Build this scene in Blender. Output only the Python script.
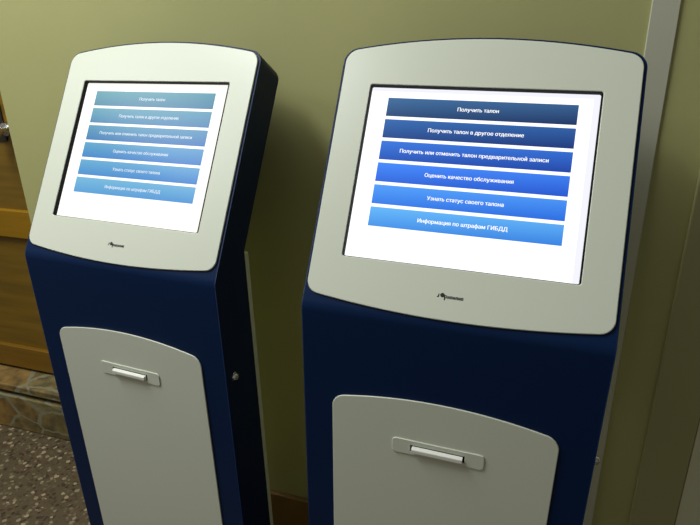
import bpy, bmesh, math, random
from mathutils import Vector, Matrix
from mathutils.geometry import delaunay_2d_cdt
random.seed(4)
SC = bpy.context.scene
COL = SC.collection
for o in list(bpy.data.objects):
    bpy.data.objects.remove(o)

# ------------------------------------------------------------------ camera
F = 0.93                                   # the floor is z = 0, the kiosks bend F above it
cam = bpy.data.cameras.new('camera')
cam.sensor_width = 36.0
cam.lens = 587.76 / 700 * 36
cam.clip_start = 0.02
cam_o = bpy.data.objects.new('camera', cam)
COL.objects.link(cam_o)
R_ = Vector((0.946314, 0.32257493, -0.02086209))
U_ = Vector((-0.10093955, 0.35619694, 0.92894292))
D_ = Vector((-0.30708471, 0.87696588, -0.36963472))
m = Matrix.Identity(4)
for i in range(3):
    m[i][0] = R_[i]; m[i][1] = U_[i]; m[i][2] = -D_[i]
m.translation = Vector((0.13946, -0.74087, 0.39406 + F))
cam_o.matrix_world = m
SC.camera = cam_o

# ------------------------------------------------------------------ world, lamp, exposure
w = bpy.data.worlds.new('world')
SC.world = w
w.use_nodes = True
nt = w.node_tree
bg = nt.nodes['Background']
bg.inputs['Color'].default_value = (1.0, 0.97, 0.82, 1)
# the rest of the room: lit towards the left and the front, dark to the right
tcw = nt.nodes.new('ShaderNodeTexCoord')
dt = nt.nodes.new('ShaderNodeVectorMath'); dt.operation = 'DOT_PRODUCT'
dt.inputs[1].default_value = (-0.90, -0.43, 0.0)
nt.links.new(tcw.outputs['Generated'], dt.inputs[0])
mr = nt.nodes.new('ShaderNodeMapRange')
mr.inputs['From Min'].default_value = -1; mr.inputs['From Max'].default_value = 1
mr.inputs['To Min'].default_value = 0.03; mr.inputs['To Max'].default_value = 0.23
nt.links.new(dt.outputs['Value'], mr.inputs['Value'])
nt.links.new(mr.outputs['Result'], bg.inputs['Strength'])

def area(name, loc, target, sx, sy, power, color):
    L = bpy.data.lights.new(name, 'AREA')
    L.shape = 'RECTANGLE'; L.size = sx; L.size_y = sy
    L.energy = power; L.color = color
    o = bpy.data.objects.new(name, L)
    COL.objects.link(o)
    o.location = loc
    o.rotation_euler = (Vector(target) - Vector(loc)).to_track_quat('-Z', 'Y').to_euler()
    return o
area('ceiling_lamp_light', (-1.27, -0.39, 2.85), (-0.80, -0.2, 0.0), 1.2, 0.5, 42, (0.97, 1.0, 0.97))
area('far_ceiling_lamp_light', (-2.15, -0.90, 2.65), (-0.6, 0.1, 1.2), 0.8, 0.5, 10, (0.97, 1.0, 1.0))

vs = SC.view_settings
vs.view_transform = 'Standard'
vs.look = 'None'
vs.gamma = 1.0
vs.use_curve_mapping = False
vs.exposure = 0.0

# ------------------------------------------------------------------ materials
def s2l(c):
    return tuple(((x / 255) / 12.92 if x / 255 <= 0.04045 else ((x / 255 + 0.055) / 1.055) ** 2.4) for x in c)

def mat(name, col, rough=0.5, metal=0.0, spec=0.5, bump=0.0, bscale=200.0, var=0.0, vscale=4.0):
    M = bpy.data.materials.new(name)
    M.use_nodes = True
    nt = M.node_tree
    b = nt.nodes['Principled BSDF']
    b.inputs['Base Color'].default_value = (*col, 1)
    b.inputs['Roughness'].default_value = rough
    b.inputs['Metallic'].default_value = metal
    b.inputs['Specular IOR Level'].default_value = spec
    tc = nt.nodes.new('ShaderNodeTexCoord')
    if var:
        n = nt.nodes.new('ShaderNodeTexNoise')
        n.inputs['Scale'].default_value = vscale
        n.inputs['Detail'].default_value = 6
        nt.links.new(tc.outputs['Object'], n.inputs['Vector'])
        r = nt.nodes.new('ShaderNodeValToRGB')
        r.color_ramp.elements[0].position = 0.3
        r.color_ramp.elements[1].position = 0.7
        r.color_ramp.elements[0].color = (*[c * (1 - var) for c in col], 1)
        r.color_ramp.elements[1].color = (*[min(1, c * (1 + var)) for c in col], 1)
        nt.links.new(n.outputs['Fac'], r.inputs['Fac'])
        nt.links.new(r.outputs['Color'], b.inputs['Base Color'])
    if bump:
        n = nt.nodes.new('ShaderNodeTexNoise')
        n.inputs['Scale'].default_value = bscale
        n.inputs['Detail'].default_value = 4
        nt.links.new(tc.outputs['Object'], n.inputs['Vector'])
        bp = nt.nodes.new('ShaderNodeBump')
        bp.inputs['Strength'].default_value = bump
        bp.inputs['Distance'].default_value = 0.002
        nt.links.new(n.outputs['Fac'], bp.inputs['Height'])
        nt.links.new(bp.outputs['Normal'], b.inputs['Normal'])
    return M

WALL = mat('wall_paint', (0.485, 0.48, 0.205), 0.6, bump=0.15, bscale=90, var=0.05, vscale=3)
STRIP = mat('grey_trim_paint', (0.58, 0.585, 0.46), 0.55)
CASING = mat('olive_casing_paint', (0.46, 0.44, 0.22), 0.55, var=0.04)
PALE = mat('pale_door_paint', (0.82, 0.82, 0.60), 0.6)
BLUE = mat('blue_powder_coat', (0.0013, 0.0155, 0.068), 0.46, spec=0.17, bump=0.12, bscale=700)
GREY = mat('light_grey_powder_coat', (0.70, 0.735, 0.625), 0.34, spec=0.5, bump=0.05, bscale=700)
REAR = mat('rear_plate_paint', (0.80, 0.82, 0.60), 0.5)
BLACK = mat('black_rubber_and_slot_shade', (0.006, 0.007, 0.009), 0.7, spec=0.15)  # gasket rubber, also the black that paints the slot's shade
DARKM = mat('dark_bronze', (0.03, 0.025, 0.02), 0.45, metal=0.3)
INK = mat('black_ink', (0.015, 0.017, 0.015), 0.5)
WHITE = mat('white_plastic', (0.86, 0.86, 0.80), 0.4)
CHROME = mat('chrome', (0.75, 0.75, 0.75), 0.18, metal=1.0)
BASEB = mat('brown_baseboard_paint', (0.27, 0.15, 0.045), 0.5, var=0.25, vscale=9)
PLINTH = mat('black_plinth', (0.012, 0.012, 0.014), 0.6)

def wood(name, c0, c1, scale=(1.0, 6, 14)):
    M = bpy.data.materials.new(name)
    M.use_nodes = True
    nt = M.node_tree
    b = nt.nodes['Principled BSDF']
    b.inputs['Roughness'].default_value = 0.4
    tc = nt.nodes.new('ShaderNodeTexCoord')
    mp = nt.nodes.new('ShaderNodeMapping')
    mp.inputs['Scale'].default_value = scale
    n = nt.nodes.new('ShaderNodeTexNoise')
    n.inputs['Scale'].default_value = 3
    n.inputs['Detail'].default_value = 8
    r = nt.nodes.new('ShaderNodeValToRGB')
    r.color_ramp.elements[0].position = 0.32
    r.color_ramp.elements[1].position = 0.68
    r.color_ramp.elements[0].color = (*c0, 1)
    r.color_ramp.elements[1].color = (*c1, 1)
    nt.links.new(tc.outputs['Object'], mp.inputs['Vector'])
    nt.links.new(mp.outputs['Vector'], n.inputs['Vector'])
    nt.links.new(n.outputs['Fac'], r.inputs['Fac'])
    nt.links.new(r.outputs['Color'], b.inputs['Base Color'])
    return M
WOOD = wood('brown_stained_wood', (0.15, 0.088, 0.009), (0.24, 0.135, 0.013))
RAIL = wood('orange_brown_wood', (0.28, 0.145, 0.003), (0.36, 0.185, 0.005))

RAIL2 = wood('shaded_orange_brown_wood', (0.17, 0.085, 0.006), (0.24, 0.12, 0.008))  # rail wood again, the dimmer light low on the door put into its colour

def terrazzo():
    M = bpy.data.materials.new('terrazzo')
    M.use_nodes = True
    nt = M.node_tree
    b = nt.nodes['Principled BSDF']
    b.inputs['Roughness'].default_value = 0.45
    tc = nt.nodes.new('ShaderNodeTexCoord')
    def chips(scale, cols, size, seed):
        v = nt.nodes.new('ShaderNodeTexVoronoi')
        v.inputs['Scale'].default_value = scale
        mp = nt.nodes.new('ShaderNodeMapping')
        mp.inputs['Location'].default_value = (seed, seed * 1.7, 0)
        nz = nt.nodes.new('ShaderNodeTexNoise')
        nz.inputs['Scale'].default_value = scale * 1.5
        ad = nt.nodes.new('ShaderNodeMixRGB')
        ad.blend_type = 'ADD'; ad.inputs['Fac'].default_value = 0.012
        nt.links.new(tc.outputs['Object'], ad.inputs['Color1'])
        nt.links.new(tc.outputs['Object'], nz.inputs['Vector'])
        nt.links.new(nz.outputs['Color'], ad.inputs['Color2'])
        nt.links.new(ad.outputs['Color'], mp.inputs['Vector'])
        nt.links.new(mp.outputs['Vector'], v.inputs['Vector'])
        lt = nt.nodes.new('ShaderNodeMath'); lt.operation = 'LESS_THAN'
        lt.inputs[1].default_value = size
        nt.links.new(v.outputs['Distance'], lt.inputs[0])
        sep = nt.nodes.new('ShaderNodeSeparateColor')
        nt.links.new(v.outputs['Color'], sep.inputs['Color'])
        r = nt.nodes.new('ShaderNodeValToRGB')
        r.color_ramp.interpolation = 'CONSTANT'
        els = r.color_ramp.elements
        els[0].position = 0; els[0].color = (*cols[0], 1)
        els[1].position = 1 / len(cols); els[1].color = (*cols[1], 1)
        for i in range(2, len(cols)):
            e = els.new(i / len(cols)); e.color = (*cols[i], 1)
        nt.links.new(sep.outputs[0], r.inputs['Fac'])
        return lt.outputs[0], r.outputs['Color']
    base = (0.105, 0.080, 0.043)
    f1, c1 = chips(70, [(0.05, 0.03, 0.02), (0.14, 0.105, 0.06), (0.09, 0.06, 0.03), (0.20, 0.16, 0.095)], 0.40, 0)
    f2, c2 = chips(52, [(0.09, 0.055, 0.035), (0.40, 0.31, 0.19), (0.12, 0.08, 0.05), (0.06, 0.04, 0.03), (0.30, 0.24, 0.15)], 0.34, 3)
    m1 = nt.nodes.new('ShaderNodeMixRGB'); m1.inputs['Color1'].default_value = (*base, 1)
    nt.links.new(f1, m1.inputs['Fac']); nt.links.new(c1, m1.inputs['Color2'])
    m2 = nt.nodes.new('ShaderNodeMixRGB')
    nt.links.new(m1.outputs['Color'], m2.inputs['Color1'])
    nt.links.new(f2, m2.inputs['Fac']); nt.links.new(c2, m2.inputs['Color2'])
    nt.links.new(m2.outputs['Color'], b.inputs['Base Color'])
    return M
TERR = terrazzo()

def stone():
    M = bpy.data.materials.new('rough_stone_cladding')
    M.use_nodes = True
    nt = M.node_tree
    b = nt.nodes['Principled BSDF']
    b.inputs['Roughness'].default_value = 0.7
    tc = nt.nodes.new('ShaderNodeTexCoord')
    mp = nt.nodes.new('ShaderNodeMapping')
    mp.inputs['Scale'].default_value = (1, 1, 1.6)
    nd = nt.nodes.new('ShaderNodeTexNoise'); nd.inputs['Scale'].default_value = 14; nd.inputs['Detail'].default_value = 4
    nt.links.new(tc.outputs['Object'], nd.inputs['Vector'])
    ad = nt.nodes.new('ShaderNodeMixRGB'); ad.blend_type = 'ADD'; ad.inputs['Fac'].default_value = 0.045
    nt.links.new(tc.outputs['Object'], ad.inputs['Color1']); nt.links.new(nd.outputs['Color'], ad.inputs['Color2'])
    nt.links.new(ad.outputs['Color'], mp.inputs['Vector'])
    v = nt.nodes.new('ShaderNodeTexVoronoi'); v.inputs['Scale'].default_value = 7
    e = nt.nodes.new('ShaderNodeTexVoronoi'); e.feature = 'DISTANCE_TO_EDGE'; e.inputs['Scale'].default_value = 7
    for k in (v, e):
        nt.links.new(mp.outputs['Vector'], k.inputs['Vector'])
    sep = nt.nodes.new('ShaderNodeSeparateColor')
    nt.links.new(v.outputs['Color'], sep.inputs['Color'])
    r = nt.nodes.new('ShaderNodeValToRGB')
    els = r.color_ramp.elements
    els[0].position = 0; els[0].color = (0.17, 0.145, 0.06, 1)
    els[1].position = 1; els[1].color = (0.27, 0.15, 0.035, 1)
    nt.links.new(sep.outputs[0], r.inputs['Fac'])
    n = nt.nodes.new('ShaderNodeTexNoise'); n.inputs['Scale'].default_value = 22; n.inputs['Detail'].default_value = 6
    nt.links.new(tc.outputs['Object'], n.inputs['Vector'])
    nr = nt.nodes.new('ShaderNodeValToRGB')
    nr.color_ramp.elements[0].position = 0.35; nr.color_ramp.elements[0].color = (0.55, 0.55, 0.55, 1)
    nr.color_ramp.elements[1].position = 0.65; nr.color_ramp.elements[1].color = (1.25, 1.2, 1.1, 1)
    nt.links.new(n.outputs['Fac'], nr.inputs['Fac'])
    mu = nt.nodes.new('ShaderNodeMixRGB'); mu.blend_type = 'MULTIPLY'; mu.inputs['Fac'].default_value = 1
    nt.links.new(r.outputs['Color'], mu.inputs['Color1']); nt.links.new(nr.outputs['Color'], mu.inputs['Color2'])
    lt = nt.nodes.new('ShaderNodeMath'); lt.operation = 'LESS_THAN'; lt.inputs[1].default_value = 0.04
    nt.links.new(e.outputs['Distance'], lt.inputs[0])
    mx = nt.nodes.new('ShaderNodeMixRGB')
    nt.links.new(lt.outputs[0], mx.inputs['Fac'])
    nt.links.new(mu.outputs['Color'], mx.inputs['Color1'])
    mx.inputs['Color2'].default_value = (0.23, 0.215, 0.13, 1)
    nt.links.new(mx.outputs['Color'], b.inputs['Base Color'])
    bp = nt.nodes.new('ShaderNodeBump'); bp.inputs['Strength'].default_value = 0.5; bp.inputs['Distance'].default_value = 0.01
    nt.links.new(n.outputs['Fac'], bp.inputs['Height'])
    nt.links.new(bp.outputs['Normal'], b.inputs['Normal'])
    return M
STONE = stone()

def screen_mat(name, stops, axis_mix=0.0, strength=1.0, rough=0.22):
    """lit display: the picture it shows is a gradient over the part's own box (Generated coordinates)"""
    M = bpy.data.materials.new(name)
    M.use_nodes = True
    nt = M.node_tree
    b = nt.nodes['Principled BSDF']
    b.inputs['Base Color'].default_value = (0.01, 0.01, 0.012, 1)
    b.inputs['Roughness'].default_value = rough
    b.inputs['Specular IOR Level'].default_value = 0.25
    b.inputs['Emission Strength'].default_value = strength
    if len(stops) == 1:
        b.inputs['Emission Color'].default_value = (*stops[0], 1)
        return M
    tc = nt.nodes.new('ShaderNodeTexCoord')
    sp = nt.nodes.new('ShaderNodeSeparateXYZ')
    nt.links.new(tc.outputs['Generated'], sp.inputs['Vector'])
    ma = nt.nodes.new('ShaderNodeMath'); ma.operation = 'MULTIPLY_ADD'
    ma.inputs[1].default_value = axis_mix
    nt.links.new(sp.outputs['X'], ma.inputs[0])
    inv = nt.nodes.new('ShaderNodeMath'); inv.operation = 'MULTIPLY_ADD'
    inv.inputs[1].default_value = -(1 - axis_mix); inv.inputs[2].default_value = 1 - axis_mix
    nt.links.new(sp.outputs['Z'], inv.inputs[0])
    nt.links.new(inv.outputs[0], ma.inputs[2])
    r = nt.nodes.new('ShaderNodeValToRGB')
    r.color_ramp.elements[0].color = (*stops[0], 1)
    r.color_ramp.elements[1].color = (*stops[1], 1)
    nt.links.new(ma.outputs[0], r.inputs['Fac'])
    nt.links.new(r.outputs['Color'], b.inputs['Emission Color'])
    return M

# ------------------------------------------------------------------ mesh helpers
def link(name, bm, M, parent=None, bevel=0.0, seg=3, sharp=40, ang=40):
    bmesh.ops.recalc_face_normals(bm, faces=bm.faces[:])
    me = bpy.data.meshes.new(name)
    bm.to_mesh(me); bm.free()
    for x in (M if isinstance(M, (list, tuple)) else [M]):
        me.materials.append(x)
    me.shade_smooth()
    me.set_sharp_from_angle(angle=math.radians(sharp))
    o = bpy.data.objects.new(name, me)
    COL.objects.link(o)
    if parent:
        o.parent = parent
    if bevel:
        bv = o.modifiers.new('bevel', 'BEVEL')
        bv.width = bevel; bv.segments = seg
        bv.limit_method = 'ANGLE'; bv.angle_limit = math.radians(ang)
    return o

def box(bm, x0, x1, y0, y1, z0, z1):
    v = [bm.verts.new((x, y, z)) for x in (x0, x1) for y in (y0, y1) for z in (z0, z1)]
    for f in ((0, 1, 3, 2), (4, 6, 7, 5), (0, 4, 5, 1), (2, 3, 7, 6), (0, 2, 6, 4), (1, 5, 7, 3)):
        bm.faces.new([v[i] for i in f])

def struct(name, M, *boxes, bevel=0.0, parent=None):
    bm = bmesh.new()
    for b in boxes:
        box(bm, *b)
    o = link(name, bm, M, parent, bevel)
    if not parent:
        o['kind'] = 'structure'
    return o

def rloop(w, b_corner, b_mid, t_corner, t_mid, r, N=20, K=6, cx=0.0):
    """closed outline in (u, v): bowed bottom, straight sides, bowed top, rounded corners"""
    def bot(x): return b_mid + (b_corner - b_mid) * (x / w) ** 2
    def top(x): return t_mid + (t_corner - t_mid) * (x / w) ** 2
    P = []
    def corner(a, c, b):
        for k in range(K + 1):
            t = k / K
            # a conic close to a circular arc
            wgt = 0.7071
            d = (1 - t) ** 2 + 2 * wgt * t * (1 - t) + t * t
            P.append(tuple(((1 - t) ** 2 * a[i] + 2 * wgt * t * (1 - t) * c[i] + t * t * b[i]) / d for i in (0, 1)))
    for k in range(N):
        x = -(w - r) + 2 * (w - r) * k / N
        P.append((x, bot(x)))
    corner((w - r, bot(w - r)), (w, bot(w)), (w, bot(w) + r))
    y0, y1 = bot(w) + r, top(w) - r
    for k in range(1, N):
        P.append((w, y0 + (y1 - y0) * k / N))
    corner((w, y1), (w, top(w)), (w - r, top(w - r)))
    for k in range(1, N):
        x = (w - r) - 2 * (w - r) * k / N
        P.append((x, top(x)))
    corner((-(w - r), top(w - r)), (-w, top(w)), (-w, y1))
    for k in range(1, N):
        P.append((-w, y1 + (y0 - y1) * k / N))
    corner((-w, y0), (-w, bot(w)), (-(w - r), bot(w - r)))
    P.pop()
    return [(x + cx, y) for x, y in P]

def plate(bm, loop, n0, n1, to3, hole=None):
    """a plate of outline LOOP between depths n0 (front) and n1, with an optional HOLE of as many points"""
    n = len(loop)
    fo = [bm.verts.new(to3(u, v, n0)) for u, v in loop]
    bo = [bm.verts.new(to3(u, v, n1)) for u, v in loop]
    for i in range(n):
        j = (i + 1) % n
        bm.faces.new((fo[i], fo[j], bo[j], bo[i]))
    if hole:
        fi = [bm.verts.new(to3(u, v, n0)) for u, v in hole]
        bi = [bm.verts.new(to3(u, v, n1)) for u, v in hole]
        for i in range(n):
            j = (i + 1) % n
            bm.faces.new((fi[i], fi[j], fo[j], fo[i]))
            bm.faces.new((bo[i], bo[j], bi[j], bi[i]))
            bm.faces.new((fi[j], fi[i], bi[i], bi[j]))
    else:
        bm.faces.new(fo)
        bm.faces.new(bo[::-1])

def lathe(bm, prof, to3, N=24):
    rings = []
    for r, h in prof:
        rings.append([bm.verts.new(to3(r * math.cos(2 * math.pi * k / N), r * math.sin(2 * math.pi * k / N), h)) for k in range(N)])
    for a, b in zip(rings, rings[1:]):
        for k in range(N):
            bm.faces.new((a[k], a[(k + 1) % N], b[(k + 1) % N], b[k]))
    bm.faces.new(rings[0]); bm.faces.new(rings[-1][::-1])

# ------------------------------------------------------------------ the setting
WY = 0.36                                  # face of the back wall
struct('floor', TERR, (-5.0, 2.2, -2.6, 1.0, -0.1, 0.0))
struct('wall_back', WALL, (-1.116, 0.46, WY, WY + 0.40, 0.0, 2.75), (-5.0, -1.116, 0.74, 0.76, 0.0, 2.75))
struct('baseboard_back', BASEB, (-1.113, 0.258, WY - 0.014, WY, 0.0, 0.178), bevel=0.004)
struct('trim_1', STRIP, (0.2625, 0.3035, WY - 0.004, WY, 0.0, 2.75), bevel=0.0015)
struct('trim_2', CASING, (0.3735, 0.457, WY - 0.010, WY, 0.0, 2.75), bevel=0.003)
struct('wall_right', PALE, (0.458, 2.2, WY - 0.008, WY + 0.2, 0.0, 2.75))
# stone threshold in the doorway
struct('trim_3', STONE, (-5.0, -1.117, 0.526, 0.74, 0.0, 0.143), (-5.0, -1.117, 0.560, 0.74, 0.143, 0.160), (-5.0, -1.117, 0.528, 0.74, 0.160, 0.188), bevel=0.005)
# old wooden door on the threshold
bm = bmesh.new(); box(bm, -2.15, -1.125, 0.635, 0.68, 0.189, 2.15)
door = link('door_1', bm, WOOD); door['kind'] = 'structure'
DY = 0.617
for nm, M, b in (('bottom_rail', RAIL2, (-2.12, -1.20, DY, 0.635, 0.200, 0.287)),
                 ('lock_rail', RAIL, (-2.12, -1.20, DY, 0.635, 0.712, 0.806)),
                 ('hinge_stile', WOOD, (-2.149, -2.12, DY, 0.635, 0.200, 2.13)),
                 ('lock_stile', WOOD, (-1.20, -1.126, DY, 0.635, 0.200, 2.13))):
    bm = bmesh.new(); box(bm, *b)
    link(nm, bm, M, door, bevel=0.003)
bm = bmesh.new(); box(bm, -1.485, -1.442, 0.629, 0.635, 1.025, 1.15)
link('lock_plate', bm, DARKM, door, bevel=0.002)
bm = bmesh.new()
lathe(bm, [(0.020, 0.0), (0.020, 0.004), (0.010, 0.007), (0.009, 0.020), (0.017, 0.028), (0.022, 0.038), (0.021, 0.048), (0.014, 0.055), (0.004, 0.057)],
      lambda a, b, h: (-1.436 + a, 0.629 - h, 1.062 + b))
link('door_knob', bm, CHROME, door)

# ------------------------------------------------------------------ kiosks
W, OW, O0, O1 = 0.2227, 0.170, 0.082, 0.357
T, DEP = 0.0685, 0.095
LINES = ['Получить талон', 'Получить талон в другое отделение', 'Получить или отменить талон предварительной записи',
         'Оценить качество обслуживания', 'Узнать статус своего талона', 'Информация по штрафам ГИБДД']

def text_mesh(body, size):
    """outlines of the lettering, filled by winding number (the glyphs are drawn with overlapping strokes)"""
    cu = bpy.data.curves.new('t', 'FONT')
    cu.body = body; cu.size = 1.0; cu.fill_mode = 'NONE'
    cu.align_x = 'CENTER'; cu.align_y = 'CENTER'
    cu.resolution_u = 3
    o = bpy.data.objects.new('t', cu)
    COL.objects.link(o)
    dg = bpy.context.evaluated_depsgraph_get()
    dg.update()
    me = bpy.data.meshes.new_from_object(o.evaluated_get(dg))
    pts = [Vector((v.co.x, v.co.y)) for v in me.vertices]
    edges = [tuple(e.vertices) for e in me.edges]
    bpy.data.objects.remove(o); bpy.data.curves.remove(cu); bpy.data.meshes.remove(me)
    # walk the edges into directed loops: inside one outline the vertices are in drawing order
    nxt = {}
    for a, b in edges:
        if abs(a - b) == 1:
            nxt[min(a, b)] = max(a, b)
        else:
            nxt[max(a, b)] = min(a, b)
    segs = [(pts[a], pts[b]) for a, b in nxt.items()]
    co, _, fs, _, _, _ = delaunay_2d_cdt(pts, edges, [], 0, 1e-5)
    keep = []
    for f in fs:
        c = sum((co[k] for k in f), Vector((0, 0))) / len(f)
        wn = 0
        for p, q in segs:
            if (p.y <= c.y) != (q.y <= c.y):
                if p.x + (c.y - p.y) / (q.y - p.y) * (q.x - p.x) > c.x:
                    wn += 1 if q.y > p.y else -1
        if wn:
            keep.append(tuple(f))
    return [(p.x * size, p.y * size) for p in co], keep

def add_flat(bm, vs_, fs_, to3, mi=0):
    vv = [bm.verts.new(to3(v[0], v[1])) for v in vs_]
    for f in fs_:
        try:
            fc = bm.faces.new([vv[i] for i in f]); fc.material_index = mi
        except ValueError:
            pass

def make_kiosk(label, loc, rz, lean, tilt, tint):
    s, c = math.sin(tilt), math.cos(tilt)
    def hp(u, v, n):                      # a point of the tilted head: u across, v up its face, n into it
        return (u, v * s + n * c, F + v * c - n * s)
    def bp(u, z, n):                      # a point of the upright body: n into it
        return (u, n, F + z)
    root = bpy.data.objects.new('ticket_kiosk', None)
    root.empty_display_size = 0.2
    COL.objects.link(root)
    root.location = loc
    root.rotation_euler = (0, lean, rz)
    root['label'] = label; root['category'] = 'kiosk'; root['group'] = 'self-service ticket kiosks'

    # --- housing: one bent slab, body below and tilted head above, with a window for the screen
    r = 0.020
    tmid, tcor = 0.4385, 0.4150
    def topv(u):
        v = tmid - (tmid - tcor) * (u / W) ** 2
        a = abs(u) - (W - r)
        if a > 0:
            v -= r - math.sqrt(max(0, r * r - a * a))
        return v
    us = [-W + r * (1 - math.cos(k / 7 * math.pi / 2)) for k in range(8)]
    us += [-0.19, -OW] + [-OW + 2 * OW * k / 18 for k in range(1, 18)]
    us += [-x for x in us[:10][::-1]]
    R = 0.032; l = R * math.tan(tilt / 2)
    body_z = [-F + 0.055, -0.7, -0.5, -0.35, -0.2, -0.1, -0.05, -l]
    arc = []
    for k in range(1, 8):
        a = tilt * k / 8
        arc.append((R - R * math.cos(a), -l + R * math.sin(a)))
    head_v = [l, 0.03, 0.055, O0, 0.13, 0.18, 0.23, 0.28, 0.33, O1]
    ext = [0.25, 0.5, 0.75, 1.0]
    vb = DEP * s + (DEP * c - T) / s * c        # where the back face bends
    zbk = (DEP * c - T) / s
    vtop_ref = 0.42
    def backpt(v):
        vv = vb + (v) * (vtop_ref - vb) / vtop_ref
        return vv
    rows = []
    for z in body_z:
        z2 = z + zbk * (1 + z / (F - 0.055))
        rows.append((lambda u, z=z: bp(u, z, 0), lambda u, z2=z2: bp(u, z2, DEP)))
    for i, (y, z) in enumerate(arc):
        t = (i + 1) / 8
        yb = DEP + 0.0015 * 0
        rows.append((lambda u, y=y, z=z: (u, y, F + z),
                     lambda u, t=t: (u, DEP + 0.006 * s * (2 * t - 1) * (t > .5), F + zbk + 0.006 * (2 * t - 1) * (1 if t < .5 else c))))
    for v in head_v:
        rows.append((lambda u, v=v: hp(u, v, 0), lambda u, v=v: hp(u, backpt(v), T)))
    for e in ext:
        rows.append((lambda u, e=e: hp(u, O1 + (topv(u) - O1) * e, 0),
                     lambda u, e=e: hp(u, backpt(O1) + (topv(u) - 0.002 - backpt(O1)) * e, T)))
    bm = bmesh.new()
    fr = [[bm.verts.new(f(u)) for u in us] for f, b in rows]
    bk = [[bm.verts.new(b(u)) for u in us] for f, b in rows]
    nb = len(body_z) + len(arc)
    i0, i1 = nb + 3, nb + 9
    j0, j1 = us.index(-OW), us.index(OW)
    nr, nc = len(rows), len(us)
    for i in range(nr - 1):
        for j in range(nc - 1):
            if not (i0 <= i < i1 and j0 <= j < j1):
                bm.faces.new((fr[i][j], fr[i][j + 1], fr[i + 1][j + 1], fr[i + 1][j]))
            bm.faces.new((bk[i][j], bk[i + 1][j], bk[i + 1][j + 1], bk[i][j + 1]))
        bm.faces.new((fr[i][0], fr[i + 1][0], bk[i + 1][0], bk[i][0]))
        bm.faces.new((fr[i][-1], bk[i][-1], bk[i + 1][-1], fr[i + 1][-1]))
    for j in range(nc - 1):
        bm.faces.new((fr[0][j], bk[0][j], bk[0][j + 1], fr[0][j + 1]))
        bm.faces.new((fr[-1][j], fr[-1][j + 1], bk[-1][j + 1], bk[-1][j]))
    link('housing', bm, BLUE, root, bevel=0.0033, seg=3, sharp=45, ang=50)

    # --- rear service plate, and a level plinth under the body
    bm = bmesh.new(); box(bm, -W + 0.001, W - 0.001, DEP + 0.0008, DEP + 0.0145, 0.055, F + zbk - 0.006)
    link('rear_plate', bm, REAR, root, bevel=0.002)
    bm = bmesh.new(); box(bm, -W + 0.012, W - 0.012, 0.012, DEP + 0.01, 0.0, 0.062)
    pl = link('plinth', bm, PLINTH, root, bevel=0.003)
    pl.rotation_euler = (0, -lean, 0)

    # --- bezel around the screen
    hole = rloop(OW, O0, O0, O1, O1, 0.0035)
    bm = bmesh.new()
    plate(bm, rloop(0.2180, 0.0225, 0.0072, 0.4115, 0.4345, 0.0175), -0.0035, -0.0002, hp, hole)
    bz = link('bezel', bm, GREY, root, bevel=0.0012, seg=2, sharp=50, ang=60)
    bz['label'] = 'light grey bezel with bowed top and bottom'
    bm = bmesh.new()
    plate(bm, rloop(OW - 0.0003, O0 + .0003, O0 + .0003, O1 - .0003, O1 - .0003, 0.0032), -0.0030, 0.0080, hp,
          rloop(OW - 0.0017, O0 + .0006, O0 + .0006, O1 - .0012, O1 - .0012, 0.0028, cx=-0.0006))
    link('screen_gasket', bm, BLACK, root)

    # --- screen with the menu it shows
    scr = bmesh.new()
    plate(scr, rloop(OW - 0.0013, O0 + .0007, O0 + .0007, O1 - .0013, O1 - .0013, 0.0026), 0.0050, 0.0130, hp)
    screen = link('screen', scr, tint['edge'], root)
    screen['label'] = 'lit white touch screen showing a menu of six blue bars'
    bm = bmesh.new()
    plate(bm, rloop(0.1635, O0 + .002, O0 + .002, O1 - .008, O1 - .008, 0.0004, 4, 2, cx=-0.0048), 0.0047, 0.0049, hp)
    link('menu_page', bm, tint['page'], screen)
    for k, body in enumerate(LINES):
        vt = 0.3392 - 0.0351 * k
        bm = bmesh.new()
        plate(bm, rloop(0.140, vt - 0.0300, vt - 0.0300, vt, vt, 0.0006, 4, 2), 0.0043, 0.0046, hp)
        link('menu_button', bm, tint['buttons'][k], screen)
        vs_, fs_ = text_mesh(body, 0.00805)
        bm = bmesh.new()
        vc = vt - 0.0150
        for q in (-0.00016, 0.00016):               # bold strokes
            add_flat(bm, vs_, fs_, lambda x, y: hp(x + q, vc + y, 0.0041 + q * 0.2))
        link('button_caption', bm, tint['text'], screen, sharp=180)

    # --- maker's mark on the bezel: small letters round a black ball
    bm = bmesh.new()
    N_ = -0.0037
    def lg(x, y): return hp(x, 0.0415 + y, N_)
    ring = [(-0.0112 + 0.0032 * math.cos(2 * math.pi * k / 20), 0.0016 + 0.0032 * math.sin(2 * math.pi * k / 20)) for k in range(20)]
    bm.faces.new([bm.verts.new(lg(*q)) for q in ring])
    def strip(pts, wd, mi=0):
        for a, b in zip(pts, pts[1:]):
            d = Vector((b[0] - a[0], b[1] - a[1])); d.normalize(); q = Vector((-d.y, d.x)) * wd / 2
            f = bm.faces.new([bm.verts.new(lg(*p_)) for p_ in ((a[0] + q.x, a[1] + q.y), (a[0] - q.x, a[1] - q.y), (b[0] - q.x, b[1] - q.y), (b[0] + q.x, b[1] + q.y))])
            f.material_index = mi
    strip([(-0.0186, -0.0012), (-0.0168, -0.0014), (-0.0162, 0.0032)], 0.0016)      # hooked first stroke
    strip([(-0.0078, 0.0014), (-0.0076, -0.0052)], 0.0018)                          # long descender
    strip([(-0.0080, 0.0016), (-0.0052, 0.0012), (-0.0052, -0.0016), (-0.0076, -0.0020)], 0.0013)
    x = -0.0032
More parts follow.
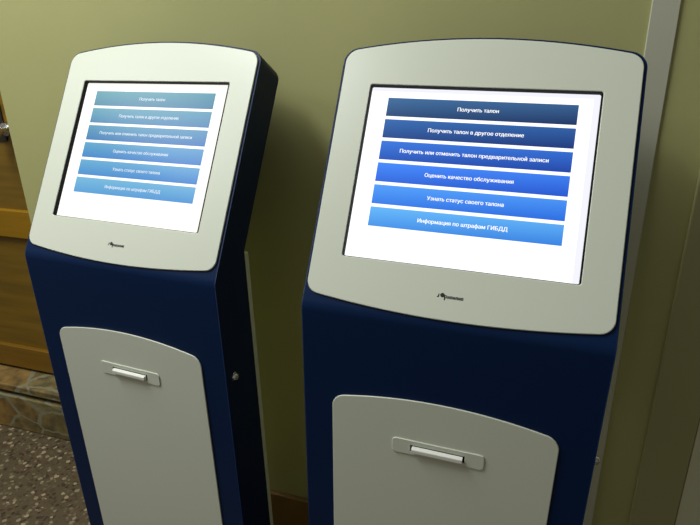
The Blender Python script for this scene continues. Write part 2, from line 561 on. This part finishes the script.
    for k in range(6):
        strip([(x, -0.0026), (x, 0.0012)], 0.0014)
        strip([(x + 0.0020, -0.0026), (x + 0.0020, 0.0012)], 0.0013)
        strip([(x, 0.0009 if k % 2 else -0.0007), (x + 0.0020, 0.0009 if k % 2 else -0.0007)], 0.0012)
        x += 0.00385
    link('maker_mark', bm, INK, root, sharp=180)

    # --- service door on the body, ticket slot, lock
    bm = bmesh.new()
    plate(bm, rloop(0.1730, -F + 0.13, -F + 0.13, -0.1525, -0.1325, 0.018), -0.0030, -0.0003, bp)
    dr = link('front_panel', bm, GREY, root, bevel=0.0010, seg=2, ang=60)
    dr['label'] = 'light grey front panel with bowed top'
    bm = bmesh.new()
    plate(bm, rloop(0.0720, -0.2330, -0.2330, -0.2060, -0.2060, 0.0060), -0.0050, -0.0031, bp,
          rloop(0.0425, -0.2270, -0.2270, -0.2145, -0.2145, 0.0008))
    sp_ = link('slot_plate', bm, GREY, dr, bevel=0.0011, seg=2, ang=60)
    bm = bmesh.new(); box(bm, -0.0420, 0.0420, -0.0040, -0.0031, F - 0.2268, F - 0.2147)
    link('slot_shade', bm, BLACK, dr)  # black slab painting the dark of the slot; the panel behind is uncut
    bm = bmesh.new()                       # the white lip that guides the ticket out
    prof = [(-0.0041, -0.2160), (-0.0095, -0.2172), (-0.0108, -0.2185), (-0.0108, -0.2245), (-0.0095, -0.2255), (-0.0041, -0.2255)]
    a = [bm.verts.new((-0.0395, y, F + z)) for y, z in prof]
    b = [bm.verts.new((0.0395, y, F + z)) for y, z in prof]
    for i in range(len(prof)):
        j = (i + 1) % len(prof)
        bm.faces.new((a[i], a[j], b[j], b[i]))
    bm.faces.new(a); bm.faces.new(b[::-1])
    link('slot_lip', bm, WHITE, dr, bevel=0.0005, seg=2)
    bm = bmesh.new()
    lathe(bm, [(0.0085, -0.0005), (0.0085, 0.0020), (0.0070, 0.0030), (0.0062, 0.0070), (0.0050, 0.0085), (0.0020, 0.0092)],
          lambda a, b, h: (W + h, 0.023 + a, F - 0.192 + b))
    link('side_lock', bm, CHROME, root)
    return root

def hexes(l):
    return [tuple(s2l(c) for c in pr) for pr in l]
B2 = hexes([((60, 108, 158), (24, 48, 98)), ((50, 106, 178), (22, 52, 122)), ((54, 120, 225), (26, 66, 165)),
            ((66, 138, 254), (32, 85, 206)), ((80, 160, 252), (36, 105, 225)), ((100, 185, 252), (52, 128, 226))])
B1 = hexes([((96, 164, 176), (58, 122, 164)), ((94, 164, 184), (56, 122, 176)), ((88, 158, 188), (48, 112, 184)),
            ((94, 168, 204), (50, 120, 200)), ((104, 176, 214), (58, 128, 206)), ((118, 188, 222), (78, 148, 214))])
tint2 = dict(edge=screen_mat('screen_lavender', [s2l((245, 246, 255))]),
             page=screen_mat('screen_white', [(1.25, 1.25, 1.3)]),
             buttons=[screen_mat('button_blue', list(b), 0.3) for b in B2],
             text=screen_mat('caption_white', [(1.15, 1.15, 1.15)]))
tint1 = dict(edge=screen_mat('screen_warm', [s2l((255, 253, 244))]),
             page=screen_mat('screen_warm_white', [(1.2, 1.17, 1.10)]),
             buttons=[screen_mat('button_pale_blue', list(b), 0.3) for b in B1],
             text=screen_mat('caption_pale', [s2l((225, 238, 245))]))

def place(lean):
    return 0.07 * math.sin(lean), -1.0 + 0.07 * math.cos(lean) + F
dx, dz = place(0.0221)
make_kiosk('blue ticket kiosk on the right, facing us, with deep blue menu bars on its screen',
           (dx, 0, dz), 0.0, 0.0221, 0.534, tint2)
dx, dz = place(-0.0023)
make_kiosk('blue ticket kiosk beside the wooden door, its dark side and pale menu bars showing',
           (-0.5927 + dx, 0.0514, dz), -0.0708, -0.0023, 0.5295, tint1)
